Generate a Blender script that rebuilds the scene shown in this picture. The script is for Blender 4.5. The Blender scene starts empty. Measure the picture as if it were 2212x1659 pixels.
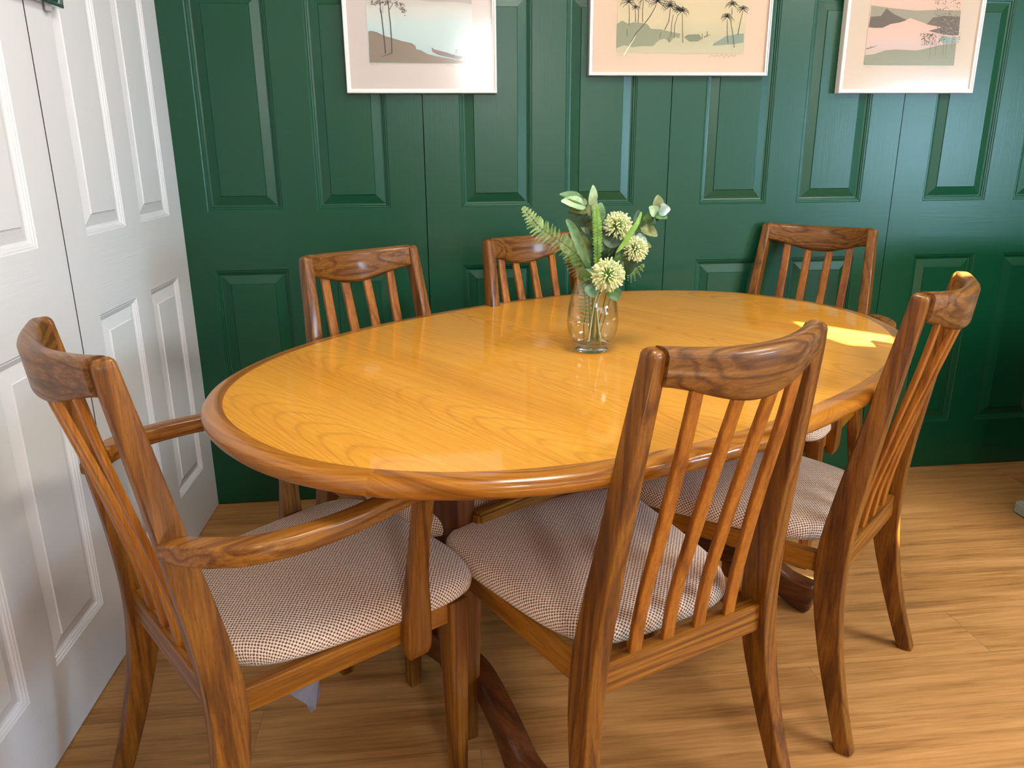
import bpy, bmesh, math, random
from mathutils import Vector, Matrix
from mathutils.geometry import tessellate_polygon
random.seed(7)
S = bpy.context.scene
COL = S.collection
PI = math.pi

# ------------------------------------------------------------------ camera
cam_d = bpy.data.cameras.new('camera')
cam = bpy.data.objects.new('camera', cam_d); COL.objects.link(cam); S.camera = cam
YAW, PITCH, ROLL = 0.10976680711406242, -0.2956838225426396, -0.007364023647614638
CAM = Vector((0.7189310536412076, -2.4710260237959907, 1.1385755937195516))
def cam_axes():
    fw = Vector((math.sin(YAW)*math.cos(PITCH), math.cos(YAW)*math.cos(PITCH), math.sin(PITCH)))
    r = Vector((math.cos(YAW), -math.sin(YAW), 0)); u = r.cross(fw)
    c, s = math.cos(ROLL), math.sin(ROLL)
    return c*r + s*u, -s*r + c*u, fw
_r, _u, _f = cam_axes()
m = Matrix((_r, _u, -_f)).transposed().to_4x4(); m.translation = CAM
cam.matrix_world = m
cam_d.sensor_fit = 'HORIZONTAL'; cam_d.sensor_width = 36; cam_d.lens = 1679.4515/2212*36
cam_d.clip_start = .02; cam_d.clip_end = 60

# ------------------------------------------------------------------ view, world, lights
S.view_settings.view_transform = 'Standard'; S.view_settings.look = 'None'
S.view_settings.gamma = 1; S.view_settings.use_curve_mapping = False
S.view_settings.exposure = -0.06
w = bpy.data.worlds.new('sky'); S.world = w; w.use_nodes = True
bg = w.node_tree.nodes['Background']; bg.inputs[0].default_value = (.62, .78, 1, 1); bg.inputs[1].default_value = 1.0

def area(name, loc, aim, sx, sy, power, col):
    d = bpy.data.lights.new(name, 'AREA'); d.shape = 'RECTANGLE'; d.size = sx; d.size_y = sy
    d.energy = power; d.color = col
    o = bpy.data.objects.new(name, d); COL.objects.link(o); o.location = loc
    o.rotation_euler = (Vector(aim)-Vector(loc)).to_track_quat('-Z', 'Y').to_euler()
    return o
ROOM_X, ROOM_Y, ROOM_Z = 4.3, -4.2, 2.4
# daylight through the window in the wall behind the photographer
area('window_daylight', (2.45, ROOM_Y+.02, 1.33), (2.3, 0, 1.3), 2.2, .56, 13, (.86, .93, 1))
# window in the right-hand wall
area('side_window_daylight', (ROOM_X-.03, -2.6, 1.17), (0, -1.2, 1.05), 1.5, .54, 130, (.48, .75, 1))
# warm ceiling lamps
area('ceiling_lamp_light', (3.0, -2.1, 2.36), (2.7, -2.0, 0), 1.0, .6, 66, (1, .95, .82))
area('ceiling_lamp_light', (1.15, -1.45, 2.36), (1.1, -1.45, 0), .6, .4, 28, (1, .96, .88))
# small bright wall lamp behind the photographer, mirrored in the left picture's glass
area('wall_lamp_light', (1.335, ROOM_Y+.02, 1.765), (1.0, 0, 1.3), .30, .30, 24, (1, .98, .95))
# sun through ceiling openings added to shape its patches
EL, AZ = math.radians(46), Vector((-.35, .937, 0)).normalized()
sd = bpy.data.lights.new('sun', 'SUN'); sd.energy = 95; sd.angle = math.radians(.6); sd.color = (1, .95, .86)
sun = bpy.data.objects.new('sun', sd); COL.objects.link(sun); sun.location = (3, -4, 5)
SUND = (AZ*math.cos(EL) + Vector((0, 0, -math.sin(EL))))
sun.rotation_euler = SUND.to_track_quat('-Z', 'Y').to_euler()

# ------------------------------------------------------------------ helpers
def tag(o, label=None, cat=None, group=None, kind=None):
    if label: o['label'] = label
    if cat: o['category'] = cat
    if group: o['group'] = group
    if kind: o['kind'] = kind
    return o
def empty(name, loc, rz=0):
    o = bpy.data.objects.new(name, None); COL.objects.link(o); o.location = loc; o.rotation_euler = (0, 0, rz)
    o.empty_display_size = .05
    return o
def link(name, bm, mats, parent=None, smooth=True, angle=35):
    me = bpy.data.meshes.new(name)
    bmesh.ops.recalc_face_normals(bm, faces=bm.faces)
    if smooth:
        lim = math.radians(angle)
        for f in bm.faces: f.smooth = True
        for e in bm.edges:
            if len(e.link_faces) == 2 and e.calc_face_angle(0) > lim: e.smooth = False
    bm.to_mesh(me); bm.free()
    for mm in (mats if isinstance(mats, (list, tuple)) else [mats]): me.materials.append(mm)
    o = bpy.data.objects.new(name, me); COL.objects.link(o)
    if parent: o.parent = parent
    return o
def copy_tree(o, parent=None):
    c = o.copy(); COL.objects.link(c); c.parent = parent
    for ch in list(o.children): copy_tree(ch, c)
    return c
def catmull(pts, n):
    """pts: list of tuples of floats (any length) -> resampled smooth list"""
    out = []
    P = [pts[0]] + list(pts) + [pts[-1]]
    for i in range(1, len(P)-2):
        a, b, c, d = P[i-1], P[i], P[i+1], P[i+2]
        for k in range(n):
            t = k/n
            out.append(tuple(.5*(2*b[j] + (c[j]-a[j])*t + (2*a[j]-5*b[j]+4*c[j]-d[j])*t*t + (3*b[j]-a[j]-3*c[j]+d[j])*t**3) for j in range(len(b))))
    out.append(tuple(pts[-1])); return out
def rr_profile(a, b, r, n=4):
    """rounded rectangle, half sizes a,b"""
    r = min(r, a*.98, b*.98); o = []
    for cx, cy, a0 in ((a-r, b-r, 0), (-a+r, b-r, PI/2), (-a+r, -b+r, PI), (a-r, -b+r, 1.5*PI)):
        for k in range(n+1):
            t = a0 + k/n*PI/2; o.append((cx + r*math.cos(t), cy + r*math.sin(t)))
    return o
def sweep(bm, path, side=(1, 0, 0), n=4, cap=True, capr=0.0):
    """path: list of (x,y,z,a,b,r): a half size along `side`, b half size across."""
    rings = []
    P = [Vector(q[:3]) for q in path]
    N = len(P)
    side = Vector(side)
    items = []
    for i in range(N):
        t = (P[min(i+1, N-1)]-P[max(i-1, 0)]).normalized()
        items.append((P[i], t, path[i][3], path[i][4], path[i][5]))
    if capr:
        # round the ends over by shrinking extra rings
        def ext(it, sgn):
            p, t, a, b, r = it; out = []
            for ang in (30, 60, 80):
                s = math.sin(math.radians(ang)); c = math.cos(math.radians(ang))
                out.append((p + t*sgn*capr*s, t, max(a-capr*(1-c), a*.12), max(b-capr*(1-c), b*.12), r))
            return out
        e0 = ext(items[0], -1) if capr and cap in (True, 'start') else []
        e1 = ext(items[-1], 1) if capr and cap in (True, 'end') else []
        items = e0[::-1] + items + e1
    for p, t, a, b, r in items:
        s = (side - t*side.dot(t)).normalized(); v = t.cross(s)
        rings.append([bm.verts.new(p + s*x + v*y) for x, y in rr_profile(a, b, r, n)])
    for A, B in zip(rings, rings[1:]):
        L = len(A)
        for k in range(L): bm.faces.new((A[k], A[(k+1) % L], B[(k+1) % L], B[k]))
    bm.faces.new(rings[0][::-1]); bm.faces.new(rings[-1])
def box(bm, c, h, bev=0, rot=None):
    M = Matrix.Translation(c)
    if rot is not None: M = M @ rot
    M = M @ Matrix.Diagonal((h[0]*2, h[1]*2, h[2]*2, 1))
    r = bmesh.ops.create_cube(bm, size=1, matrix=M)
    if bev:
        es = set(e for v in r['verts'] for e in v.link_edges)
        bmesh.ops.bevel(bm, geom=list(es), offset=bev, segments=2, affect='EDGES')
def tube(bm, pts, r0, r1=None, n=8):
    r1 = r0 if r1 is None else r1
    N = len(pts)
    pr = []
    P = [Vector(q) for q in pts]
    rings = []
    for i in range(N):
        t = (P[min(i+1, N-1)]-P[max(i-1, 0)]).normalized()
        s = t.cross(Vector((.3, .1, .9))); s = s.normalized() if s.length > 1e-4 else Vector((1, 0, 0))
        v = t.cross(s); r = r0+(r1-r0)*i/max(1, N-1)
        rings.append([bm.verts.new(P[i]+(s*math.cos(2*PI*k/n)+v*math.sin(2*PI*k/n))*r) for k in range(n)])
    for A, B in zip(rings, rings[1:]):
        for k in range(n): bm.faces.new((A[k], A[(k+1) % n], B[(k+1) % n], B[k]))
    bm.faces.new(rings[0][::-1]); bm.faces.new(rings[-1])
def lathe(bm, prof, n=48, c=(0, 0, 0), closed=False):
    rings = []
    for r, z in prof:
        if r < 1e-6: rings.append([bm.verts.new((c[0], c[1], c[2]+z))])
        else: rings.append([bm.verts.new((c[0]+r*math.cos(2*PI*k/n), c[1]+r*math.sin(2*PI*k/n), c[2]+z)) for k in range(n)])
    for A, B in zip(rings, rings[1:]):
        for k in range(n):
            k2 = (k+1) % n
            if len(A) == 1 and len(B) == 1: continue
            if len(A) == 1: bm.faces.new((A[0], B[k2], B[k]))
            elif len(B) == 1: bm.faces.new((A[k], A[k2], B[0]))
            else: bm.faces.new((A[k], A[k2], B[k2], B[k]))

# ------------------------------------------------------------------ materials
def newmat(name):
    m_ = bpy.data.materials.new(name); m_.use_nodes = True
    nt = m_.node_tree; b = nt.nodes['Principled BSDF']
    return m_, nt, b
def lin(c): return tuple(((x/255)/12.92 if x/255 <= .04045 else ((x/255+.055)/1.055)**2.4) for x in c)+(1,)
def plain(name, rgb, rough=.5, spec=.5, metal=0, coat=0, emit=None, alpha=None):
    m_, nt, b = newmat(name)
    b.inputs['Base Color'].default_value = lin(rgb); b.inputs['Roughness'].default_value = rough
    b.inputs['Specular IOR Level'].default_value = spec; b.inputs['Metallic'].default_value = metal
    b.inputs['Coat Weight'].default_value = coat
    return m_
def N_(nt, typ, **kw):
    n = nt.nodes.new(typ)
    for k, v in kw.items(): setattr(n, k, v)
    return n
def mathn(nt, op, a, b=None, c=None):
    n = N_(nt, 'ShaderNodeMath', operation=op)
    for i, v in enumerate((a, b, c)):
        if v is None: continue
        if isinstance(v, (int, float)): n.inputs[i].default_value = v
        else: nt.links.new(v, n.inputs[i])
    return n.outputs[0]
def noise(nt, vec, scale, detail=3, rough=.5, dist=0):
    n = N_(nt, 'ShaderNodeTexNoise'); n.inputs['Scale'].default_value = scale; n.inputs['Detail'].default_value = detail
    n.inputs['Roughness'].default_value = rough; n.inputs['Distortion'].default_value = dist
    nt.links.new(vec, n.inputs['Vector']); return n.outputs['Fac']
def mapping(nt, vec, scale, loc=(0, 0, 0)):
    n = N_(nt, 'ShaderNodeMapping'); n.inputs['Scale'].default_value = scale; n.inputs['Location'].default_value = loc
    nt.links.new(vec, n.inputs['Vector']); return n.outputs[0]
def ramp(nt, fac, stops):
    n = N_(nt, 'ShaderNodeValToRGB'); e = n.color_ramp.elements
    while len(e) < len(stops): e.new(.5)
    for el, (p_, c) in zip(e, stops): el.position = p_; el.color = c if len(c) == 4 else lin(c)
    nt.links.new(fac, n.inputs[0]); return n.outputs[0]
def mixc(nt, fac, a, b, blend='MIX'):
    n = N_(nt, 'ShaderNodeMix', data_type='RGBA', blend_type=blend)
    for s, v in ((n.inputs[0], fac), (n.inputs[6], a), (n.inputs[7], b)):
        if isinstance(v, (int, float)): s.default_value = v
        elif isinstance(v, tuple): s.default_value = v
        else: nt.links.new(v, s)
    return n.outputs[2]
def bump(nt, b, h, dist, strength=1):
    n = N_(nt, 'ShaderNodeBump'); n.inputs['Distance'].default_value = dist; n.inputs['Strength'].default_value = strength
    nt.links.new(h, n.inputs['Height']); nt.links.new(n.outputs[0], b.inputs['Normal'])

def wood(name, light, mid, dark, axis='z', rough=.45, rings=26, freq=1.0, uv=False, coat=.25, pore=.35):
    """wood with grain running along the given axis of the mesh (metres)"""
    m_, nt, b = newmat(name)
    tc = N_(nt, 'ShaderNodeTexCoord'); oi = N_(nt, 'ShaderNodeObjectInfo')
    vec = tc.outputs['UV' if uv else 'Object']
    off = N_(nt, 'ShaderNodeVectorMath', operation='ADD'); nt.links.new(vec, off.inputs[0])
    cmb = N_(nt, 'ShaderNodeCombineXYZ')
    for i in range(3): nt.links.new(mathn(nt, 'MULTIPLY', oi.outputs['Random'], 7.3+3*i), cmb.inputs[i])
    nt.links.new(cmb.outputs[0], off.inputs[1]); v = off.outputs[0]
    ax = 'xyz'.index(axis)
    def sc(l, x):
        s = [x, x, x]; s[ax] = l; return tuple(s)
    big = noise(nt, mapping(nt, v, sc(.42*freq, 8*freq)), 1.6, 2, .45, .12)
    ring = mathn(nt, 'SINE', mathn(nt, 'MULTIPLY', big, rings*2.0))
    ring = mathn(nt, 'MULTIPLY_ADD', ring, .5, .5)
    ring = mathn(nt, 'POWER', ring, 3.5)
    fine = noise(nt, mapping(nt, v, sc(5, 210)), 1.0, 4, .65)
    por = noise(nt, mapping(nt, v, sc(26, 900)), 1.0, 2, .6)
    f = mathn(nt, 'MULTIPLY_ADD', ring, .30, mathn(nt, 'MULTIPLY_ADD', fine, 1.0, -.22))
    base = ramp(nt, f, [(0.12, light), (.46, mid), (.88, dark)])
    pf = mathn(nt, 'MULTIPLY', mathn(nt, 'GREATER_THAN', por, .62), pore)
    colr = mixc(nt, pf, base, lin(dark))
    nt.links.new(colr, b.inputs['Base Color'])
    b.inputs['Roughness'].default_value = rough; b.inputs['Coat Weight'].default_value = coat
    b.inputs['Coat Roughness'].default_value = .13; b.inputs['Specular IOR Level'].default_value = .3
    bump(nt, b, por, .0002, .25)
    return m_
TL, TM, TD = (140, 88, 22), (104, 58, 8), (48, 22, 2)
M = {}
M['post'] = wood('teak_upright', TL, TM, TD, 'z')
M['slat'] = wood('teak_slat', (170, 104, 26), (138, 76, 10), (84, 42, 4), 'z', rings=14)
M['crest'] = wood('teak_crest', (134, 88, 36), (98, 58, 16), (46, 23, 5), 'x', rings=30, freq=1.3)
M['railx'] = wood('teak_back_rail', (154, 100, 28), (116, 66, 12), (56, 28, 4), 'x', rings=30, freq=1.2)
M['raily'] = wood('teak_side_rail', (166, 108, 22), (138, 82, 10), (88, 46, 4), 'y', rings=12)
M['arm'] = wood('teak_arm', (150, 98, 34), (114, 66, 14), (60, 30, 5), 'y', rings=26, freq=1.2)
M['rim'] = wood('teak_table_edge', (176, 114, 34), (144, 84, 16), (84, 44, 6), 'x', rings=30, freq=.55, uv=True, rough=.28, coat=.4)
M['base'] = wood('teak_pedestal', (116, 64, 24), (88, 44, 14), (48, 20, 6), 'z', rings=16)
M['foot'] = wood('teak_pedestal_foot', (104, 56, 22), (74, 36, 14), (38, 16, 6), 'y', rings=14, coat=.5)
M['under'] = wood('teak_bearer', (170, 92, 42), (142, 70, 30), (100, 46, 20), 'y', rings=8)

def veneer():
    m_, nt, b = newmat('golden_teak_veneer')
    tc = N_(nt, 'ShaderNodeTexCoord'); v = tc.outputs['Object']
    sp = N_(nt, 'ShaderNodeSeparateXYZ'); nt.links.new(v, sp.inputs[0]); x, y = sp.outputs[0], sp.outputs[1]
    wob = noise(nt, mapping(nt, v, (5, 1.1, 1)), 1.0, 2, .4)
    strip = .235
    xs = mathn(nt, 'DIVIDE', mathn(nt, 'ADD', x, 5*strip+.118), strip)
    xi = mathn(nt, 'FLOOR', xs)
    fx = mathn(nt, 'SUBTRACT', mathn(nt, 'FRACT', xs), .5)
    fx = mathn(nt, 'ADD', fx, mathn(nt, 'MULTIPLY_ADD', wob, .5, -.25))
    par = mathn(nt, 'MULTIPLY', mathn(nt, 'MULTIPLY', fx, fx), 3.2)
    shift = mathn(nt, 'MULTIPLY', mathn(nt, 'SINE', mathn(nt, 'MULTIPLY', xi, 2.4)), .12)
    val = mathn(nt, 'ADD', mathn(nt, 'ADD', mathn(nt, 'MULTIPLY', y, .9), par), shift)
    val = mathn(nt, 'ADD', val, mathn(nt, 'MULTIPLY', noise(nt, mapping(nt, v, (30, 6, 1)), 1.0, 2, .5), .035))
    lines = mathn(nt, 'MULTIPLY_ADD', mathn(nt, 'SINE', mathn(nt, 'MULTIPLY', val, 96)), .5, .5)
    lines = mathn(nt, 'POWER', lines, 7)
    amp = noise(nt, mapping(nt, v, (3, 2, 1)), 1.0, 1, .5)
    lines = mathn(nt, 'MULTIPLY', lines, mathn(nt, 'MULTIPLY_ADD', amp, 1.3, -.35))
    streak = noise(nt, mapping(nt, v, (150, 3.2, 1)), 1.0, 4, .62)
    broad = noise(nt, mapping(nt, v, (7, .8, 1)), 1.0, 2, .5)
    dash = noise(nt, mapping(nt, v, (520, 22, 1)), 1.0, 2, .5)
    f = mathn(nt, 'MULTIPLY_ADD', streak, .55, mathn(nt, 'MULTIPLY', broad, .45))
    base = ramp(nt, f, [(.25, (226, 162, 58)), (.5, (212, 145, 43)), (.75, (186, 118, 29))])
    base = mixc(nt, mathn(nt, 'MULTIPLY', lines, .7), base, lin((138, 80, 26)))
    base = mixc(nt, mathn(nt, 'MULTIPLY', mathn(nt, 'GREATER_THAN', dash, .64), .22), base, lin((120, 66, 22)))
    nt.links.new(base, b.inputs['Base Color'])
    b.inputs['Roughness'].default_value = .5; b.inputs['Specular IOR Level'].default_value = .15; b.inputs['Coat Weight'].default_value = .85; b.inputs['Coat Roughness'].default_value = .07
    bump(nt, b, mathn(nt, 'ADD', dash, lines), .0002, .2)
    return m_
M['veneer'] = veneer()

def fabric():
    m_, nt, b = newmat('woven_seat_fabric')
    tc = N_(nt, 'ShaderNodeTexCoord'); v = tc.outputs['UV']
    wob = N_(nt, 'ShaderNodeTexNoise'); wob.inputs['Scale'].default_value = 160; wob.inputs['Detail'].default_value = 3; nt.links.new(v, wob.inputs['Vector'])
    add = N_(nt, 'ShaderNodeVectorMath', operation='MULTIPLY_ADD'); nt.links.new(wob.outputs['Color'], add.inputs[0])
    add.inputs[1].default_value = (.0030, .0030, 0); nt.links.new(v, add.inputs[2])
    sp = N_(nt, 'ShaderNodeSeparateXYZ'); nt.links.new(add.outputs[0], sp.inputs[0])
    k = 2*PI/.0072
    a = mathn(nt, 'SINE', mathn(nt, 'MULTIPLY', sp.outputs[0], k))
    c = mathn(nt, 'SINE', mathn(nt, 'MULTIPLY', sp.outputs[1], k))
    pr = mathn(nt, 'MULTIPLY_ADD', mathn(nt, 'MULTIPLY', a, c), .5, .5)
    fuzz = noise(nt, v, 1100, 2, .7)
    fac = mathn(nt, 'ADD', pr, mathn(nt, 'MULTIPLY_ADD', fuzz, .5, -.25))
    slub = noise(nt, mapping(nt, v, (10, 120, 14)), 1, 3, .6)
    colr = ramp(nt, fac, [(.27, (80, 50, 32)), (.43, (200, 166, 136)), (.60, (252, 226, 200))])
    colr = mixc(nt, mathn(nt, 'MULTIPLY', slub, .25), colr, lin((196, 166, 158)))
    nt.links.new(colr, b.inputs['Base Color']); b.inputs['Roughness'].default_value = .95
    b.inputs['Specular IOR Level'].default_value = .15; b.inputs['Sheen Weight'].default_value = .25
    bump(nt, b, fac, .0012, .6)
    return m_
M['fabric'] = fabric()

def paint(name, rgb, rough, axis, depth=.00045, spec=.5, freq=1):
    m_, nt, b = newmat(name)
    tc = N_(nt, 'ShaderNodeTexCoord'); v = tc.outputs['Object']
    s = (260*freq, 260, 7) if axis == 'z' else (7, 260, 260*freq)
    n1 = noise(nt, mapping(nt, v, s), 1.0, 3, .6, .3)
    s2 = (60, 60, 3) if axis == 'z' else (3, 60, 60)
    n2 = noise(nt, mapping(nt, v, s2), 1.0, 2, .5)
    b.inputs['Base Color'].default_value = lin(rgb); b.inputs['Roughness'].default_value = rough
    b.inputs['Specular IOR Level'].default_value = spec
    bump(nt, b, mathn(nt, 'MULTIPLY_ADD', n2, .6, n1), depth, .5 if spec == .5 else .9)
    return m_
GREEN = (4, 69, 43)
M['green_v'] = paint('green_paint_upright_grain', GREEN, .34, 'z')
M['green_h'] = paint('green_paint_level_grain', GREEN, .34, 'x')
WHITE = (217, 217, 219)
M['white_v'] = paint('white_paint_upright_grain', WHITE, .45, 'z')
M['white_h'] = paint('white_paint_level_grain', WHITE, .45, 'x', spec=.51)
M['seam'] = plain('seam_shadow_timber', (70, 52, 50), .8)
M['plaster'] = plain('white_plaster', (184, 182, 178), .9)
M['cream'] = plain('cream_plaster', (128, 124, 116), .9)
M['front'] = plain('grey_plaster', (120, 120, 118), .9)

def floor_mat():
    m_, nt, b = newmat('oak_laminate')
    tc = N_(nt, 'ShaderNodeTexCoord'); v = tc.outputs['Object']
    br = N_(nt, 'ShaderNodeTexBrick'); nt.links.new(v, br.inputs['Vector'])
    br.offset = .37; br.inputs['Scale'].default_value = 1; br.inputs['Mortar Size'].default_value = .0008
    br.inputs['Brick Width'].default_value = 1.21; br.inputs['Row Height'].default_value = .165
    br.inputs['Color1'].default_value = (.2, .2, .2, 1); br.inputs['Color2'].default_value = (.8, .8, .8, 1); br.inputs['Mortar'].default_value = (0, 0, 0, 1)
    sepc = N_(nt, 'ShaderNodeSeparateColor'); nt.links.new(br.outputs['Color'], sepc.inputs[0]); tone = sepc.outputs[0]
    cmb = N_(nt, 'ShaderNodeCombineXYZ'); nt.links.new(mathn(nt, 'MULTIPLY', tone, 9.0), cmb.inputs[0]); nt.links.new(mathn(nt, 'MULTIPLY', tone, 5.0), cmb.inputs[1])
    ad = N_(nt, 'ShaderNodeVectorMath', operation='ADD'); nt.links.new(v, ad.inputs[0]); nt.links.new(cmb.outputs[0], ad.inputs[1]); v2 = ad.outputs[0]
    n1 = noise(nt, mapping(nt, v2, (2.0, 26, 1)), 1.0, 4, .6, .6)
    n2 = noise(nt, mapping(nt, v2, (7, 150, 1)), 1.0, 4, .65)
    n3 = noise(nt, mapping(nt, v2, (1.1, 9, 1)), 1.0, 2, .5, .5)
    f = mathn(nt, 'ADD', mathn(nt, 'MULTIPLY', n1, .45), mathn(nt, 'ADD', mathn(nt, 'MULTIPLY', n2, .35), mathn(nt, 'MULTIPLY', n3, .2)))
    c = ramp(nt, f, [(.34, (118, 78, 40)), (.46, (168, 118, 64)), (.56, (190, 138, 82)), (.7, (212, 158, 100))])
    c = mixc(nt, mathn(nt, 'MULTIPLY', tone, .12), c, lin((128, 94, 60)))
    c = mixc(nt, mathn(nt, 'MULTIPLY', br.outputs['Fac'], .5), c, lin((92, 66, 46)))
    nt.links.new(c, b.inputs['Base Color']); b.inputs['Roughness'].default_value = .5
    b.inputs['Specular IOR Level'].default_value = .4
    bump(nt, b, n2, .0003, .3)
    return m_
M['floor'] = floor_mat()

def thin_glass(name, tint=(1, 1, 1, 1), rough=.0, base=.04, gain=.75, power=3.0):
    """thin clear pane: see-through with a reflection that grows towards grazing"""
    m_, nt, b = newmat(name); nt.nodes.remove(b)
    out = nt.nodes['Material Output']
    tr = N_(nt, 'ShaderNodeBsdfTransparent'); tr.inputs[0].default_value = tint
    gl = N_(nt, 'ShaderNodeBsdfGlossy'); gl.inputs['Roughness'].default_value = rough
    lw = N_(nt, 'ShaderNodeLayerWeight'); lw.inputs[0].default_value = .5
    f = mathn(nt, 'MULTIPLY_ADD', mathn(nt, 'POWER', lw.outputs['Facing'], power), gain, base)
    mx = N_(nt, 'ShaderNodeMixShader'); nt.links.new(f, mx.inputs[0]); nt.links.new(tr.outputs[0], mx.inputs[1]); nt.links.new(gl.outputs[0], mx.inputs[2])
    nt.links.new(mx.outputs[0], out.inputs[0])
    return m_
M['pic_glass'] = thin_glass('picture_glass', base=.05, gain=.4, rough=.13)
M['vase_glass'] = thin_glass('vase_glass', (.965, .985, .975, 1), 0, .04, .8, 2.6)
g, nt_, b_ = newmat('vase_base_glass'); b_.inputs['Transmission Weight'].default_value = 1; b_.inputs['Roughness'].default_value = .0; b_.inputs['IOR'].default_value = 1.45
M['glass'] = g

# ------------------------------------------------------------------ the room
W = .762
ST, PW, ZB, ZT, ZU = 0.10811923, 0.22164888, 0.17644774, 0.78171051, 0.95868983
def door_mesh(name, mv, mh, ms, gap=.0024):
    """moulded six-panel leaf: x 0..W, front at y=0 facing -y, z 0..1.981"""
    bm = bmesh.new()
    MU = W-2*ST-2*PW
    xs = [gap/2, ST, ST+PW, ST+PW+MU, ST+2*PW+MU, W-gap/2]
    zs = [.003, ZB, ZT, ZU, 1.575, 1.672, 1.865, 1.981]
    rings = [(0, 0), (.0028, .0022), (.0055, .0022), (.0075, .0050), (.0105, .0055), (.0125, .0088), (.0175, .0100), (.0435, .0036), (.0452, .0010)]
    V = {}
    def v(x, y, z):
        k = (round(x, 5), round(y, 5), round(z, 5))
        if k not in V: V[k] = bm.verts.new(k)
        return V[k]
    for i in range(5):
        for j in range(7):
            x0, x1, z0, z1 = xs[i], xs[i+1], zs[j], zs[j+1]
            if i in (1, 3) and j in (1, 3, 5):
                pr = None
                for ins, d in rings:
                    q = [v(x0+ins, d, z0+ins), v(x1-ins, d, z0+ins), v(x1-ins, d, z1-ins), v(x0+ins, d, z1-ins)]
                    if pr:
                        for k in range(4):
                            f = bm.faces.new((pr[k], pr[(k+1) % 4], q[(k+1) % 4], q[k])); f.material_index = 0 if k in (1, 3) else 1
                    pr = q
                bm.faces.new(pr).material_index = 0
            else:
                f = bm.faces.new((v(x0, 0, z0), v(x1, 0, z0), v(x1, 0, z1), v(x0, 0, z1)))
                f.material_index = 0 if (i in (0, 4) or j in (1, 3, 5)) else 1
    x0, x1, z0, z1, T = xs[0], xs[-1], zs[0], zs[-1], .034
    for (a, c) in (((x0, z0), (x0, z1)), ((x0, z1), (x1, z1)), ((x1, z1), (x1, z0)), ((x1, z0), (x0, z0))):
        # side skirts (own vertices, slightly eased edge)
        bm.faces.new([bm.verts.new(q) for q in ((a[0], 0, a[1]), (c[0], 0, c[1]), (c[0], T, c[1]), (a[0], T, a[1]))]).material_index = 2
    me = bpy.data.meshes.new(name)
    bm.to_mesh(me); bm.free()
    me.materials.append(mv); me.materials.append(mh); me.materials.append(ms)
    return me
gm = door_mesh('green_leaf', M['green_v'], M['green_h'], M['green_v'])
wm = door_mesh('white_leaf', M['white_v'], M['white_h'], M['seam'], .0044)
dn = 0
OB = -0.0327380791
for i in range(6):
    dn += 1
    o = bpy.data.objects.new('door_%d' % dn, gm); COL.objects.link(o); o.location = (OB+i*W, 0, 0)
    tag(o, kind='structure', label='green painted six-panel moulded leaf, number %d from the white corner along the back wall' % (i+1))
TH = 0.02294322136474784
sn, cs = math.sin(TH), math.cos(TH)
for i in range(5):
    dn += 1
    o = bpy.data.objects.new('door_%d' % dn, wm); COL.objects.link(o)
    d = (i+1)*W; o.location = (-sn*d, -cs*d, 0); o.rotation_euler = (0, 0, PI/2-TH)
    tag(o, kind='structure', label='white painted six-panel moulded leaf, number %d from the green corner along the left wall' % (i+1))
def slab(name, c, h, mt, rz=0):
    bm = bmesh.new(); box(bm, (0, 0, 0), h); o = link(name, bm, mt, smooth=False); o.location = c; o.rotation_euler = (0, 0, rz)
    tag(o, kind='structure'); return o
slab('wall_back', (ROOM_X/2-.1, .085, 1.2), (ROOM_X/2+.3, .05, 1.2), M['seam'])
slab('wall_left', (-.085-.045, -2.1, 1.2), (.05, 2.3, 1.2), M['seam'], -TH)
slab('trim_1', (ROOM_X/2, .017, 2.19), (ROOM_X/2, .017, .208), M['green_v'])
slab('trim_2', (-.017-sn*2.05, -2.05, 2.19), (.017, 2.1, .208), M['white_v'], -TH)
slab('wall_right', (ROOM_X+.05, ROOM_Y/2, 1.2), (.05, -ROOM_Y/2+.1, 1.2), M['cream'])
# front wall with the window hole
bmw = bmesh.new()
wx0, wx1, wz0, wz1 = 1.35, 3.55, 1.05, 1.62
for (x0, x1, z0, z1) in ((-.4, wx0, 0, 2.4), (wx1, ROOM_X+.1, 0, 2.4), (wx0, wx1, 0, wz0), (wx0, wx1, wz1, 2.4)):
    box(bmw, ((x0+x1)/2, ROOM_Y-.06, (z0+z1)/2), ((x1-x0)/2, .05, (z1-z0)/2))
tag(link('wall_front', bmw, M['front'], smooth=False), kind='structure')
bmw = bmesh.new()
for x in (wx0+.025, (wx0+wx1)/2, wx1-.025): box(bmw, (x, ROOM_Y+.045, (wz0+wz1)/2), (.025, .02, (wz1-wz0)/2))
for z in (wz0+.025, wz1-.025): box(bmw, ((wx0+wx1)/2, ROOM_Y+.045, z), ((wx1-wx0)/2, .02, .022))
tag(link('window_1', bmw, M['plaster'], smooth=False), kind='structure')
bmf = bmesh.new(); box(bmf, (0, 0, -.02), (4.2, 3.4, .02)); fl = link('floor', bmf, M['floor'], smooth=False); fl.location = (2.0, -2.2, 0); tag(fl, kind='structure')
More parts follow.
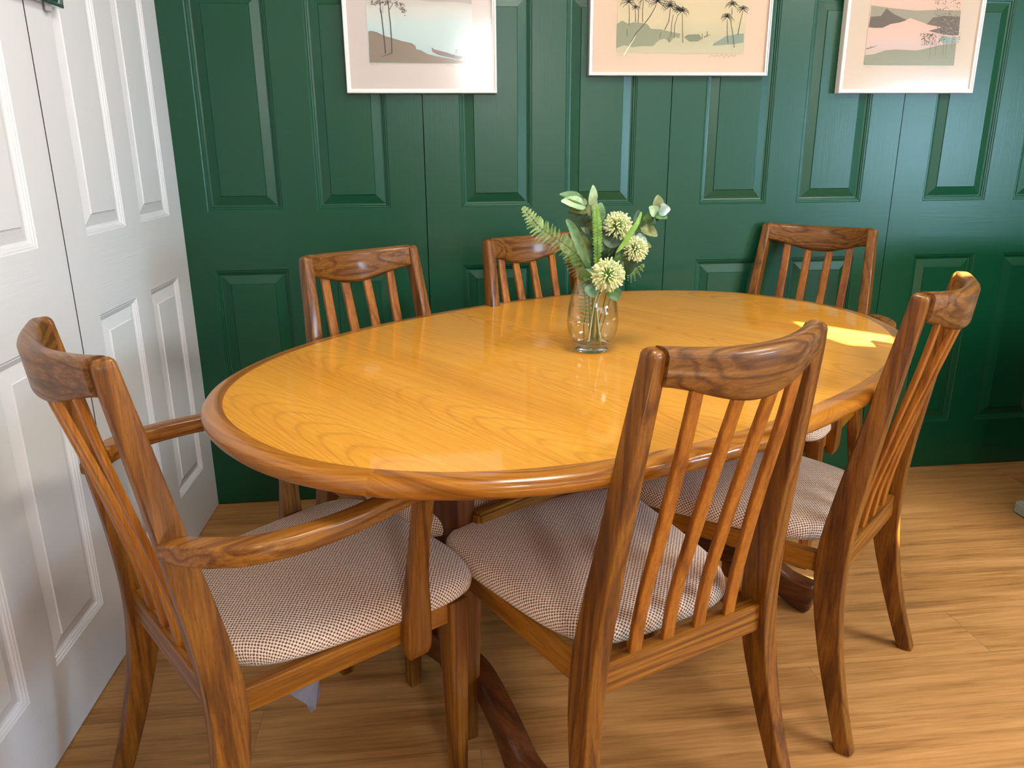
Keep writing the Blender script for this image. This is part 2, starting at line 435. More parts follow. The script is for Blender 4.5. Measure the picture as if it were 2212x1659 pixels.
# ceiling with made-up openings, outlined to cut the sun into patches
ZC = ROOM_Z
def to_ceiling(x, y, z=.72):
    k = (ZC-z)/math.sin(EL)
    return (x - SUND.x*k, y - SUND.y*k)
holes = [[(1.622, -.668), (1.770, -.850), (1.775, -.905), (1.705, -.965), (1.640, -.935), (1.612, -.800)],
         [(1.902, -1.285), (2.045, -1.385), (2.02, -1.46), (1.893, -1.40)]]
holes = [[to_ceiling(*q) for q in h] for h in holes]
oc = [(-.5, ROOM_Y-.2), (ROOM_X+.2, ROOM_Y-.2), (ROOM_X+.2, .2), (-.5, .2)]
bmc = bmesh.new()
for zz in (ZC, ZC+.02):
    es = []
    for P_ in holes+[oc]:
        vv = [bmc.verts.new((q[0], q[1], zz)) for q in P_]
        es += [bmc.edges.new((vv[k], vv[(k+1) % len(vv)])) for k in range(len(vv))]
    bmesh.ops.triangle_fill(bmc, use_beauty=True, use_dissolve=False, edges=es, normal=(0, 0, 1))
tag(link('ceiling', bmc, M['plaster'], smooth=False), kind='structure')
for hi, hc in enumerate(holes):
    bmc = bmesh.new(); nh = len(hc)
    for k in range(nh):
        a, c = Vector(hc[k]), Vector(hc[(k+1) % nh]); d = (c-a).normalized(); n_ = Vector((-d.y, d.x)); mid = (a+c)/2+n_*.012
        box(bmc, (mid.x, mid.y, ZC+.01), ((c-a).length/2+.008, .01, .025), 0, Matrix.Rotation(math.atan2(d.y, d.x), 4, 'Z'))
    tag(link('window_%d' % (hi+2), bmc, M['plaster'], smooth=False), kind='structure')  # lining round an added sun opening, not a real roof window

# ------------------------------------------------------------------ the oval table
TC, TA = Vector((1.086, -.852)), .622
HA, HB, EX = .832, .554, 2.234
def oval(t, a=HA, b=HB):
    c, s = math.cos(t), math.sin(t)
    return Vector((a*math.copysign(abs(c)**(2/EX), c), b*math.copysign(abs(s)**(2/EX), s)))
def oval_pts(n, t0, t1):
    """points and outward normals, spaced evenly by length"""
    F = 1200; P = [oval(t0+(t1-t0)*k/F) for k in range(F+1)]
    L = [0]
    for a, c in zip(P, P[1:]): L.append(L[-1]+(c-a).length)
    out = []; j = 0
    for k in range(n+1):
        s = L[-1]*k/n
        while j < F-1 and L[j+1] < s: j += 1
        u = (s-L[j])/max(1e-9, L[j+1]-L[j]); p_ = P[j].lerp(P[j+1], u)
        out.append((p_, s))
    res = []
    for k, (p_, s) in enumerate(out):
        g_ = Vector((math.copysign(abs(p_.x/HA)**(EX-1)/HA, p_.x), math.copysign(abs(p_.y/HB)**(EX-1)/HB, p_.y))).normalized()
        res.append((p_, g_, s))
    return res
table = empty('oval_dining_table', (TC.x, TC.y, 0), TA)
tag(table, 'oval golden teak dining table with a darker rounded edge, holding the vase', 'table')
ZTOP = .72; INS = .036
prof = [(INS, .7200), (.020, .7198), (.011, .7186), (.004, .7155), (.0005, .7105), (0, .7045), (.0012, .6985), (.005, .6930), (.012, .6890), (.024, .6865), (.05, .6860)]
SEG = {-1: [(PI/2, 3.60), (3.60, 4.32), (4.32, 1.5*PI)], 1: [(-PI/2, -1.18), (-1.18, -.35), (-.35, PI/2)]}
for sg in (-1, 1):
    t0, t1 = (PI/2, 1.5*PI) if sg < 0 else (-PI/2, PI/2)
    pts = oval_pts(120, t0, t1)
    bm = bmesh.new()
    gap = .0004*sg
    ring = []
    for p_, n_, s in pts:
        q = p_-n_*INS
        ring.append((q.x if abs(q.x) > abs(gap) else gap, q.y))
    ring[0] = (gap, ring[0][1]); ring[-1] = (gap, ring[-1][1])
    top = [bm.verts.new((x, y, ZTOP)) for x, y in ring]; bot = [bm.verts.new((x, y, .690)) for x, y in ring]
    bm.faces.new(top); bm.faces.new(bot[::-1])
    for k in range(len(top)): bm.faces.new((top[k], bot[k], bot[(k+1) % len(top)], top[(k+1) % len(top)]))
    th = link('tabletop', bm, M['veneer'], table, smooth=False)
    for (a0, a1) in SEG[sg]:
        sp_ = oval_pts(56, a0, a1)
        bm = bmesh.new(); uvl = bm.loops.layers.uv.new('uv'); R_ = []
        cum = [0]
        for a, c in zip(prof, prof[1:]): cum.append(cum[-1]+math.hypot(a[0]-c[0], a[1]-c[1]))
        ln = sp_[-1][2]
        for k, (p_, n_, s) in enumerate(sp_):
            e = .0 if 0 < k < len(sp_)-1 else 0
            R_.append([bm.verts.new(((p_-n_*ins).x, (p_-n_*ins).y, z)) for ins, z in prof])
        for k in range(len(R_)-1):
            for j in range(len(prof)-1):
                f = bm.faces.new((R_[k][j], R_[k+1][j], R_[k+1][j+1], R_[k][j+1]))
                uvs = [(sp_[k][2], cum[j]), (sp_[k+1][2], cum[j]), (sp_[k+1][2], cum[j+1]), (sp_[k][2], cum[j+1])]
                for lp, (u_, v_) in zip(f.loops, uvs): lp[uvl].uv = (u_*.9, v_+.25*(u_/ln-.5)**2)
        link('edge_lipping', bm, M['rim'], table, angle=60)
for xx in (-.385, .385):
    bm = bmesh.new()
    sweep(bm, [(xx, -.38, .668, .030, .014, .006), (xx, -.33, .664, .032, .020, .006), (xx, 0, .662, .034, .024, .006), (xx, .33, .664, .032, .020, .006), (xx, .38, .668, .030, .014, .006)], side=(1, 0, 0))
    link('cross_bearer', bm, M['under'], table)
for yy in (-.17, .17):
    bm = bmesh.new(); box(bm, (0, yy, .668), (.50, .014, .018), .003); link('runner', bm, M['railx'], table)
bm = bmesh.new(); box(bm, (0, -.02, .42), (.37, .014, .032), .006); link('stretcher', bm, M['railx'], table)
for sx in (-1, 1):
    bm = bmesh.new()
    sweep(bm, [(.382*sx, .035, .055, .019, .040, .006), (.382*sx, .035, .075, .0225, .044, .006), (.382*sx, .035, .35, .0225, .044, .006), (.382*sx, .035, .642, .0225, .044, .006)], side=(1, 0, 0), capr=.004)
    link('pedestal_column', bm, M['base'], table)
    for ys in (-1, 1):
        P = catmull([(.384, .020, .100, .034), (.398, -.055, .112, .033), (.418, -.115, .113, .031), (.436, -.170, .102, .030), (.452, -.220, .083, .032), (.462, -.262, .057, .037), (.470, -.318, .0435, .0430)], 5)
        bm = bmesh.new()
        sweep(bm, [(x*sx, (y if ys < 0 else -y+.07), z, .0215, b, .010) for x, y, z, b in P], side=(1, 0, 0), cap='end', capr=.012)
        link('foot', bm, M['foot'], table, angle=50)
bm = bmesh.new(); box(bm, (-.36, -.31, .655), (.020, .0015, .012)); link('paper_label', bm, plain('label_paper', (215, 212, 205), .8), table)['label'] = 'small white paper label'

# ------------------------------------------------------------------ the chairs
def make_chair(carver=False):
    k = .012 if carver else 0.0
    root = empty('carver_chair' if carver else 'dining_chair', (0, 0, 0))
    for s in (-1, 1):
        # rear upright: foot sweeps back, deep at the seat, tapering to a rounded top
        key = [(.216+k*.6, -.094, 0, .0135, .0155, .004), (.207+k*.7, -.066, .09, .0140, .0175, .004), (.197+k*.8, -.038, .20, .0148, .0215, .004),
               (.186+k, -.020, .31, .0155, .0265, .003), (.178+k, -.018, .40, .0155, .0280, .003), (.171+k, -.030, .50, .0150, .0245, .003),
               (.164+k, -.050, .62, .0142, .0205, .0035), (.157+k, -.072, .75, .0136, .0178, .004), (.151+k, -.090, .85, .0132, .0158, .005), (.149+k, -.0960, .8885, .0130, .0146, .006)]
        bm = bmesh.new()
        sweep(bm, [(x*s, y, z, a, b, r) for x, y, z, a, b, r in catmull(key, 5)], side=(1, 0, 0), cap='end', capr=.009)
        link('rear_leg', bm, M['post'], root, angle=40)
        # front leg
        fx = (.196 if not carver else .206); fy = (.352 if not carver else .384)
        bm = bmesh.new()
        sweep(bm, [((fx+.004)*s, fy-.002, 0, .0125, .0130, .003), ((fx+.002)*s, fy-.001, .16, .0160, .0165, .003), (fx*s, fy, .30, .0185, .0195, .003), (fx*s, fy, .386, .0185, .0195, .003)], side=(1, 0, 0))
        link('front_leg', bm, M['post'], root)
        # side rail
        bm = bmesh.new()
        sweep(bm, [((.176+k)*s, -.01, .366, .0105, .020, .002), (fx*s, fy-.006, .366, .0105, .020, .002)], side=(1, 0, 0))
        link('side_rail', bm, M['raily'], root)
    bm = bmesh.new(); box(bm, (0, -.022, .369), (.166+k, .0115, .0265), .002); link('back_rail', bm, M['railx'], root)
    bm = bmesh.new(); box(bm, (0, fy+.006, .366), (.190, .0105, .020), .002); link('front_rail', bm, M['railx'], root)
    # crest rail: bows backwards, deepest in the middle
    bm = bmesh.new(); rows = []
    n = 30; hw = .142+k
    for i in range(n+1):
        u = -1+2*i/n; x = u*hw
        bow = .036*(1-u*u)
        bell = (math.cos(PI*u)+1)/2
        zt = .9000-.006*(1-u*u); zb = .846-.030*bell**.8
        yc = -.094-bow; lean = .22
        hz = (zt-zb)/2; zc = (zt+zb)/2
        th_ = .0124+.0024*abs(u)**2+.001*bell
        ring = []
        for (b_, a_) in rr_profile(hz, th_, .0105, 4):
            # b_: up, a_: thickness, belly a little fuller low down
            ring.append(bm.verts.new((x, yc+a_-(b_+hz)*lean*0.55+.006*(1-(b_/hz)**2)*(-1 if a_ < 0 else 0), zc+b_)))
        rows.append(ring)
    for A, B in zip(rows, rows[1:]):
        L = len(A)
        for j in range(L): bm.faces.new((A[j], A[(j+1) % L], B[(j+1) % L], B[j]))
    bm.faces.new(rows[0]); bm.faces.new(rows[-1][::-1])
    link('crest_rail', bm, M['crest'], root, angle=50)
    # four slats
    for x in (-.093, -.031, .031, .093):
        xx = x*(1+k*3); u = xx/hw; bow = .036*(1-u*u)
        zb = .846-.030*((math.cos(PI*u)+1)/2)**.8
        key = [(xx*1.06, -.024, .392, .0115, .0048, .0025), (xx*1.05, -.036, .48, .0118, .0052, .0028), (xx, -.060-bow*.35, .62, .0120, .0052, .0028), (xx, -.083-bow*.75, .75, .0115, .0050, .0028), (xx, -.098-bow, zb+.012, .0105, .0045, .0022)]
        bm = bmesh.new(); sweep(bm, catmull(key, 5), side=(1, 0, 0), n=3); link('slat', bm, M['slat'], root)
    # upholstered pad
    bm = bmesh.new()
    out = []
    wf, wb = (.236, .168) if not carver else (.240, .178)
    def edge(t):
        # t around the outline, trapezoid with soft corners
        c, s_ = math.cos(t), math.sin(t); e = 5.5 if s_ > 0 else 4.5
        u = math.copysign(abs(c)**(2/e), c); v = math.copysign(abs(s_)**(2/e), s_)
        y = .224+v*.224+ (.012*(1-u*u) if v > 0 else 0)
        hw_ = wb+(wf-wb)*min(1, max(0, (v+1)/2))**.9
        return u*hw_, y
    n = 96; rings = []
    lev = [(.93, .386), (.975, .388), (.995, .394), (1.0, .402), (.993, .411), (.975, .4185), (.94, .4245), (.88, .429), (.76, .4335), (.6, .437), (.4, .4395), (.2, .4405)]
    uvl = bm.loops.layers.uv.new('uv'); UV = []; ex = [0.0]*len(lev)
    for i in range(len(lev)-2, -1, -1):
        dp = .2*(lev[i][0]-lev[i+1][0]); dz = lev[i+1][1]-lev[i][1]
        ex[i] = ex[i+1] + math.hypot(dp, dz) - dp
    for li, (sc_, z) in enumerate(lev):
        row = []; ur = []
        for j in range(n):
            ex_, ey_ = edge(2*PI*j/n); x_, y_ = ex_*sc_, .215+(ey_-.215)*sc_
            row.append(bm.verts.new((x_, y_, z))); d_ = Vector((ex_/.2, (ey_-.215)/.2)); mx_ = max(abs(d_.x), abs(d_.y)); d_ = Vector((d_.x if abs(d_.x) > .9*mx_ else d_.x*(abs(d_.x)/mx_)**4, d_.y if abs(d_.y) > .9*mx_ else d_.y*(abs(d_.y)/mx_)**4)).normalized()
            ur.append((x_+d_.x*ex[li], y_+d_.y*ex[li]))
        rings.append(row); UV.append(ur)
    for i, (A, B) in enumerate(zip(rings, rings[1:])):
        for j in range(n):
            j2 = (j+1) % n
            f = bm.faces.new((A[j], A[j2], B[j2], B[j]))
            for lp, q in zip(f.loops, (UV[i][j], UV[i][j2], UV[i+1][j2], UV[i+1][j])): lp[uvl].uv = q
    bm.faces.new(rings[0][::-1]); f = bm.faces.new(rings[-1])
    for lp in f.loops: lp[uvl].uv = (lp.vert.co.x, lp.vert.co.y)
    link('seat_cushion', bm, M['fabric'], root, angle=60)
    if carver:
        for s in (-1, 1):
            bm = bmesh.new()
            key = [(.186, -.072, .636, .006, .010, .004), (.203, -.052, .637, .015, .0145, .005), (.236, -.022, .637, .0175, .0155, .005), (.266, .022, .637, .0175, .015, .005), (.280, .085, .637, .0170, .0145, .005),
                   (.278, .165, .637, .0165, .014, .005), (.264, .245, .638, .0160, .0135, .005), (.250, .305, .638, .0155, .013, .005), (.244, .330, .638, .013, .012, .005)]
            # section: a across the arm (in plan), b vertical
            P = catmull([(x*s, y, z, a, b, r) for x, y, z, a, b, r in key], 6)
            rings = []
            for i_, q in enumerate(P):
                p0, p1 = Vector(P[max(0, i_-1)][:3]), Vector(P[min(len(P)-1, i_+1)][:3]); t = (p1-p0).normalized()
                sd_ = Vector((0, 0, 1)).cross(t).normalized()
                rings.append([bm.verts.new(Vector(q[:3])+sd_*x_+Vector((0, 0, 1))*y_) for x_, y_ in rr_profile(q[3], q[4], q[5], 3)])
            for A, B in zip(rings, rings[1:]):
                for j in range(len(A)): bm.faces.new((A[j], A[(j+1) % len(A)], B[(j+1) % len(A)], B[j]))
            bm.faces.new(rings[0][::-1]); bm.faces.new(rings[-1])
            link('armrest', bm, M['arm'], root)
            bm = bmesh.new()
            key = [(.2235*s, .293, .326, .0105, .020, .004), (.2245*s, .293, .345, .0135, .0235, .004), (.2260*s, .294, .40, .0140, .0225, .004), (.2290*s, .298, .48, .0125, .0165, .004), (.2370*s, .303, .56, .0115, .0150, .004), (.2470*s, .306, .628, .0110, .0160, .004)]
            sweep(bm, catmull(key, 5), side=(1, 0, 0), capr=.003)
            link('arm_support', bm, M['post'], root)
    return root
POSE = {'A': (0.3108, -1.3242, -0.9588), 'C': (1.0964, -1.4080, 0.4141), 'R': (1.5910, -1.0861, 0.7569),
        'B1': (0.6179, -0.5920, 3.7585), 'B2': (1.0701, -0.3341, 3.6777), 'B3': (1.8685, -0.2071, 2.3506)}
LAB = {'C': 'slat-back teak dining chair nearest the viewer at the front of the table',
       'R': 'slat-back teak dining chair at the table front right, seen side-on, nearest the right edge',
       'B1': 'slat-back teak dining chair behind the table, under the left picture',
       'B2': 'slat-back teak dining chair behind the table, its top rail partly hidden by the flowers',
       'A': 'teak carver chair with curved arms beside the white wall at the left table end',
       'B3': 'teak carver chair at the far right table end, against the green wall'}
side = make_chair(False); carv = make_chair(True)
for key_, proto, first in (('C', side, True), ('R', side, False), ('B1', side, False), ('B2', side, False), ('A', carv, True), ('B3', carv, False)):
    o = proto if first else copy_tree(proto)
    x, y, a = POSE[key_]; o.location = (x, y, 0); o.rotation_euler = (0, 0, a)
    tag(o, LAB[key_], 'chair', 'matching teak chairs round the table')
    if key_ == 'A': chairA = o
# loose lining hanging under the near carver
bm = bmesh.new()
vs = [(.172, .070, .350), (.196, .128, .350), (.203, .124, .322), (.199, .116, .296), (.193, .111, .286), (.190, .104, .306), (.186, .090, .322)]
A_ = [bm.verts.new(q) for q in vs]; bm.faces.new(A_)
bmesh.ops.solidify(bm, geom=bm.faces[:], thickness=.0012)
lo = link('lining_scrap', bm, plain('grey_lining', (150, 150, 165), .9), chairA, smooth=False); lo['label'] = 'torn pale grey lining hanging below the seat'

# ------------------------------------------------------------------ framed prints on the green wall
def wall_pt(u, v, y):
    d = _f + _r*((u-1106)/1679.4515) - _u*((v-829.5)/1679.4515)
    t = (y-CAM.y)/d.y; q = CAM+d*t
    return q.x, q.z
M['frame_w'] = plain('white_frame_paint', (236, 228, 224), .4)
M['frame_s'] = plain('silver_frame', (205, 200, 196), .32, metal=.55)
def flat(name, pts, mt, parent, y, t=.0006):
    """a printed or cut sheet with the given outline"""
    bm = bmesh.new()
    if len(pts) <= 4:
        F = [bm.verts.new((x, y, z)) for x, z in pts]; B = [bm.verts.new((x, y+t, z)) for x, z in pts]
        bm.faces.new(F); bm.faces.new(B[::-1])
        for k in range(len(F)): bm.faces.new((F[k], B[k], B[(k+1) % len(F)], F[(k+1) % len(F)]))
        return link(name, bm, mt, parent, smooth=False)
    F = [bm.verts.new((x, y, z)) for x, z in pts]
    for tri in tessellate_polygon([[Vector((x, z, 0)) for x, z in pts]]): bm.faces.new([F[k] for k in tri])
    return link(name, bm, mt, parent, smooth=False)
def wash(name, stops, z0, z1, streak=.0):
    """printed colour wash running up the sheet"""
    m_, nt, b = newmat(name); tc = N_(nt, 'ShaderNodeTexCoord'); sp = N_(nt, 'ShaderNodeSeparateXYZ'); nt.links.new(tc.outputs['Object'], sp.inputs[0])
    nz = noise(nt, mapping(nt, tc.outputs['Object'], (9, 1, 22)), 1, 3, .6)
    f = mathn(nt, 'DIVIDE', mathn(nt, 'SUBTRACT', sp.outputs[2], z0), z1-z0)
    f = mathn(nt, 'ADD', f, mathn(nt, 'MULTIPLY_ADD', nz, streak, -streak/2))
    c = ramp(nt, f, stops); nt.links.new(c, b.inputs['Base Color']); b.inputs['Roughness'].default_value = .8
    return m_
def picture(label, cx, zbot, w_, h_, mat_col, frame_m, fw, group):
    """cx centre, zbot bottom; children in local coordinates about (cx, 0, zbot)"""
    root = empty('framed_print', (cx, 0, zbot)); tag(root, label, 'picture', group)
    D = .028
    bm = bmesh.new()
    O = [(-w_/2, 0), (w_/2, 0), (w_/2, h_), (-w_/2, h_)]; inn = [(-w_/2+fw, fw), (w_/2-fw, fw), (w_/2-fw, h_-fw), (-w_/2+fw, h_-fw)]
    inn2 = [(x*(1-.006), fw*.55 if z < h_/2 else h_-fw*.55) for x, z in O]
    def ringv(P, y): return [bm.verts.new((x, y, z)) for x, z in P]
    mid = [(x-math.copysign(fw*.45, x), fw*.45 if z < h_/2 else h_-fw*.45) for x, z in O]
    seq = [ringv(O, -.002), ringv(O, -D+.002), ringv([(x-math.copysign(.0015, x), .0015 if z < h_/2 else h_-.0015) for x, z in O], -D), ringv(mid, -D), ringv([(x-math.copysign(fw*.55, x), fw*.55 if z < h_/2 else h_-fw*.55) for x, z in O], -D+.0025), ringv(inn, -D+.0035), ringv(inn, -D+.011)]
    for A, B in zip(seq, seq[1:]):
        for k in range(4): bm.faces.new((A[k], A[(k+1) % 4], B[(k+1) % 4], B[k]))
    link('frame', bm, frame_m, root, smooth=False)
    bm = bmesh.new(); box(bm, (0, -.005, h_/2), (w_/2-.004, .002, h_/2-.004)); link('backing', bm, M['seam'], root, smooth=False)
    mt = flat('mount', inn, plain('mount_card', tuple(int(c*.94) for c in mat_col), .85), root, -D+.0105)
    gl = flat('glass_pane', inn, M['pic_glass'], root, -D+.0065, .001)
    return root, -D+.0100
def loc_pts(root, px, yy):
    out = []
    for u, v in px:
        x, z = wall_pt(u, v, yy); out.append((x-root.location.x, z-root.location.z))
    return out
INK = plain('print_ink', (84, 80, 74), .8); INKP = plain('pencil_mark', (150, 138, 130), .8)
def strokes(name, segs, mt, parent, y, w0=.0009):
    """printed brush strokes: polylines with widths"""
    bm = bmesh.new()
    for pts, wa, wb_ in segs:
        n = len(pts); L = []; R2 = []
        for i, (x, z) in enumerate(pts):
            a = Vector(pts[max(0, i-1)]); c = Vector(pts[min(n-1, i+1)]); d = (c-a); d = d.normalized() if d.length > 0 else Vector((1, 0))
            nn = Vector((-d.y, d.x)); w2 = (wa+(wb_-wa)*i/max(1, n-1))/2
            L.append(bm.verts.new((x+nn.x*w2, y, z+nn.y*w2))); R2.append(bm.verts.new((x-nn.x*w2, y, z-nn.y*w2)))
        for i in range(n-1): bm.faces.new((L[i], L[i+1], R2[i+1], R2[i]))
    return link(name, bm, mt, parent, smooth=False)
def blob(x, z, r, ang=0, k=1.6):
    return ([(x-math.cos(ang)*r*k, z-math.sin(ang)*r*k), (x, z), (x+math.cos(ang)*r*k, z+math.sin(ang)*r*k)], r*1.4, r*.8)
rnd = random.Random(3)
GRP = 'framed landscape prints on the green wall'
# left print: two slender trees, brown bank and a moored boat
p1, yp = picture('white framed print of two thin trees and a moored boat, leftmost on the green wall', .7315, 1.292, .437, .56, (228, 214, 206), M['frame_w'], .012, GRP)
c = loc_pts(p1, [(797, 137), (1022, 137)], yp); x0, x1, z0 = c[0][0], c[1][0], c[0][1]
art = flat('print', [(x0, z0), (x1, z0), (x1, z0+.34), (x0, z0+.34)], wash('blue_wash', [(0, (184, 206, 206)), (.3, (200, 218, 214)), (.42, (214, 214, 206)), (.48, (206, 200, 190)), (1, (190, 205, 210))], z0, z0+.34, .12), p1, yp-.0006)
ya = yp-.0010
S1 = lambda px: loc_pts(p1, [(700+a/5.267, b/5.267) for a, b in px], ya)
flat('bank', S1([(519, 712), (1632, 724), (1570, 690), (1400, 660), (1280, 640), (1180, 615), (1100, 570), (1050, 560), (1040, 520), (1000, 492), (880, 465), (800, 440), (700, 412), (600, 365), (540, 350), (503, 356)]), plain('brown_wash', (150, 134, 118), .85), art, ya)
flat('far_shore', S1([(1050, -6), (1200, 20), (1450, 22), (1600, 34), (1678, 46), (1678, -60), (1050, -60)]), plain('grey_wash', (184, 176, 166), .85), art, ya)
sg = []
sg.append((S1([(698, 612), (690, 500), (672, 330), (655, 180), (640, 80), (632, -40)]), .0034, .0022))
sg.append((S1([(772, 606), (768, 450), (756, 280), (742, 150), (730, 30), (726, -40)]), .0034, .002))
sg.append((S1([(655, 180), (628, 90)]), .0018, .0008)); sg.append((S1([(745, 110), (772, 60), (790, 30)]), .0018, .0008)); sg.append((S1([(772, 600), (720, 625), (650, 645)]), .0022, .001))
sg.append((S1([(665, 150), (672, 60)]), .0012, .0006))
strokes('tree_trunks', sg, INK, art, ya-.0004)
sg = []
for k in range(110):
    a = rnd.uniform(520, 940); b = rnd.uniform(-60, 60) if a < 800 else rnd.uniform(-20, 60)+(a-800)*rnd.uniform(.5, 1.1)
    x, z = S1([(a, b)])[0]; sg.append(blob(x, z, rnd.uniform(.0009, .0022), rnd.uniform(0, 3)))
strokes('leaves', sg, plain('leaf_print', (128, 112, 106), .85), art, ya-.0004)
flat('boat', S1([(1222, 535), (1250, 560), (1400, 600), (1500, 632), (1580, 640), (1575, 662), (1545, 680), (1450, 662), (1300, 625), (1235, 590)]), plain('boat_print', (134, 120, 116), .85), art, ya-.0004)
strokes('boat_stripe', [(S1([(1240, 570), (1350, 605)]), .003, .001)], plain('boat_red', (186, 120, 100), .85), art, ya-.0008)
strokes('rower', [(S1([(1470, 628), (1500, 600), (1505, 560)]), .001, .0016), (S1([(1505, 560), (1520, 600), (1520, 635)]), .0012, .0008)], plain('rower_ink', (110, 110, 108), .85), art, ya-.0008)
def scribble(root, parent, u0, u1, v, amp, n, y, seed, w2=.0007):
    r_ = random.Random(seed); px = []
    for k in range(n): px.append((u0+(u1-u0)*k/(n-1)+r_.uniform(-1, 1), v+math.sin(k*1.9)*amp*r_.uniform(.4, 1.2)))
    return strokes('signature', [(loc_pts(root, px, y), w2, w2)], INKP, parent, y)
scribble(p1, art, 962, 1000, 141, 2.2, 16, ya, 4); scribble(p1, art, 800, 808, 139, .8, 5, ya, 5); scribble(p1, art, 812, 818, 139, .8, 4, ya, 6)
# middle print: palms by a lagoon
p2, yp = picture('silver framed print of leaning palm trees by a lagoon, middle one on the green wall', 1.503, 1.341, .556, .50, (232, 205, 178), M['frame_s'], .010, GRP)
c = loc_pts(p2, [(1331, 114), (1606, 117)], yp); x0, x1, z0 = c[0][0], c[1][0], (c[0][1]+c[1][1])/2
art = flat('print', [(x0, z0), (x1, z0), (x1, z0+.32), (x0, z0+.32)], wash('sand_wash', [(0, (196, 188, 156)), (.12, (188, 184, 152)), (.3, (210, 194, 156)), (1, (206, 192, 158))], z0, z0+.32, .1), p2, yp-.0006)
ya = yp-.0010
S2 = lambda px: loc_pts(p2, [(1240+a/4.809, b/4.809) for a, b in px], ya)
flat('shrubs', S2([(445, 250), (500, 215), (560, 245), (620, 232), (700, 238), (760, 250), (800, 300), (900, 305), (1000, 330), (1105, 350), (1090, 400), (1040, 380), (1000, 440), (940, 400), (880, 420), (820, 480), (700, 480), (600, 490), (520, 470), (440, 500)]), plain('sage_wash', (146, 150, 122), .85), art, ya)
flat('islet', S2([(1145, 385), (1180, 360), (1300, 355), (1330, 400), (1290, 430), (1200, 432)]), plain('sage_dark', (132, 138, 112), .85), art, ya-.0003)
flat('far_shrubs', S2([(1765, 350), (1700, 350), (1640, 365), (1580, 372), (1540, 400), (1490, 430), (1450, 450), (1440, 475), (1560, 465), (1660, 460), (1760, 440)]), plain('blue_sage', (140, 154, 138), .85), art, ya)
sg = []
TR = [((570, 260), (575, 160), (570, 40)), ((640, 230), (636, 120), (640, 60)), ((665, 240), (670, 100), (700, 0)), ((712, 230), (712, 100), (722, -20)), ((940, 310), (985, 220), (1000, 90), (990, 40)), ((1130, 445), (1126, 300), (1124, 140)), ((1040, 400), (1045, 260), (1080, 150)),
      ((1005, 380), (1012, 260), (1030, 150)), ((1600, 450), (1590, 330), (1590, 200)), ((1665, 495), (1650, 360), (1625, 210)), ((1640, 150), (1640, 80)), ((1700, 360), (1730, 220), (1755, 110)), ((550, 380), (548, 300)), ((888, 390), (905, 330)), ((985, 440), (990, 380))]
for t_ in TR: sg.append((S2(t_), .0024, .0014))
sg.append((S2([(590, 450), (640, 350), (720, 260), (790, 170), (840, 80), (860, 20)]), .0036, .002))
def fronds(cx, cy, L_, n, w2=.0034):
    for k in range(n):
        a = -PI*.22+(PI*1.44)*k/(n-1)+rnd.uniform(-.1, .1)
        dx, dy = math.cos(a), -math.sin(a)
        l = L_*rnd.uniform(.75, 1.15)
        sg.append((S2([(cx, cy), (cx+dx*l*.45, cy+dy*l*.55), (cx+dx*l*.8, cy+dy*l*.62+l*.12), (cx+dx*l, cy+dy*l*.55+l*.5)]), w2, .0006))
for (cx, cy, L_, n) in ((570, 20, 90, 9), (640, 75, 50, 7), (722, -20, 80, 9), (870, 10, 105, 11), (1000, 60, 105, 12), (1124, 110, 75, 11), (1075, 95, 60, 8), (1590, 170, 75, 11), (1645, 40, 75, 10), (1755, 90, 65, 9)): fronds(cx, cy, L_, n)
pk = plain('palm_ink', (104, 100, 80), .85)
for right_ in (False, True):
    strokes('palm_trees', [q for q in sg if (q[0][0][0] > .06) == right_], pk, art, ya-.0006)
strokes('pale_trunk', [(S2([(515, 580), (560, 500), (600, 440), (640, 370)]), .0036, .0014)], plain('bare_paper', (240, 232, 216), .85), art, ya-.0009)
strokes('boat_people', [(S2([(1350, 385), (1380, 375), (1412, 360)]), .0018, .0012), (S2([(1330, 405), (1332, 345)]), .0016, .0012), (S2([(1382, 370), (1384, 325)]), .002, .0014)], plain('figure_ink', (70, 64, 54), .85), art, ya-.0009)
scribble(p2, art, 1530, 1590, 121, 3, 20, ya-.0004, 8, .0009); scribble(p2, art, 1332, 1358, 119, 1.2, 9, ya-.0004, 9)
# right print: pink lake, dark hills
p3, yp = picture('white framed print of a pink lake below dark hills, rightmost on the green wall', 2.239, 1.292, .448, .56, (226, 206, 184), M['frame_w'], .012, GRP)
c = loc_pts(p3, [(1865.5, 140), (2060, 141)], yp); x0, x1, z0 = c[0][0], c[1][0], (c[0][1]+c[1][1])/2
art = flat('print', [(x0, z0), (x1, z0), (x1, z0+.36), (x0, z0+.36)], wash('pink_wash', [(0, (200, 176, 156)), (.16, (210, 186, 176)), (.3, (226, 186, 166)), (.5, (224, 188, 168)), (1, (214, 184, 166))], z0, z0+.36, .06), p3, yp-.0006)
ya = yp-.0010
S3 = lambda px: loc_pts(p3, [(1790+a/5.242, b/5.242) for a, b in px], ya)
flat('distant_haze', S3([(484, 60), (700, 90), (1000, 120), (1250, 110), (1500, 120), (1475, 330), (1250, 300), (1120, 275), (930, 205), (860, 230), (700, 270), (470, 200)]), plain('olive_haze', (160, 154, 134), .85), art, ya)
flat('dark_hill', S3([(452, 308), (475, 190), (590, 182), (655, 96), (740, 160), (885, 228), (800, 255), (700, 272), (610, 315), (520, 316)]), plain('umber_hill', (112, 102, 92), .85), art, ya-.0003)
flat('dark_trees', S3([(1110, 275), (1180, 200), (1300, 180), (1490, 190), (1470, 400), (1380, 400), (1280, 385), (1130, 350), (1250, 318), (1280, 308)]), plain('umber_trees', (118, 108, 98), .85), art, ya-.0003)
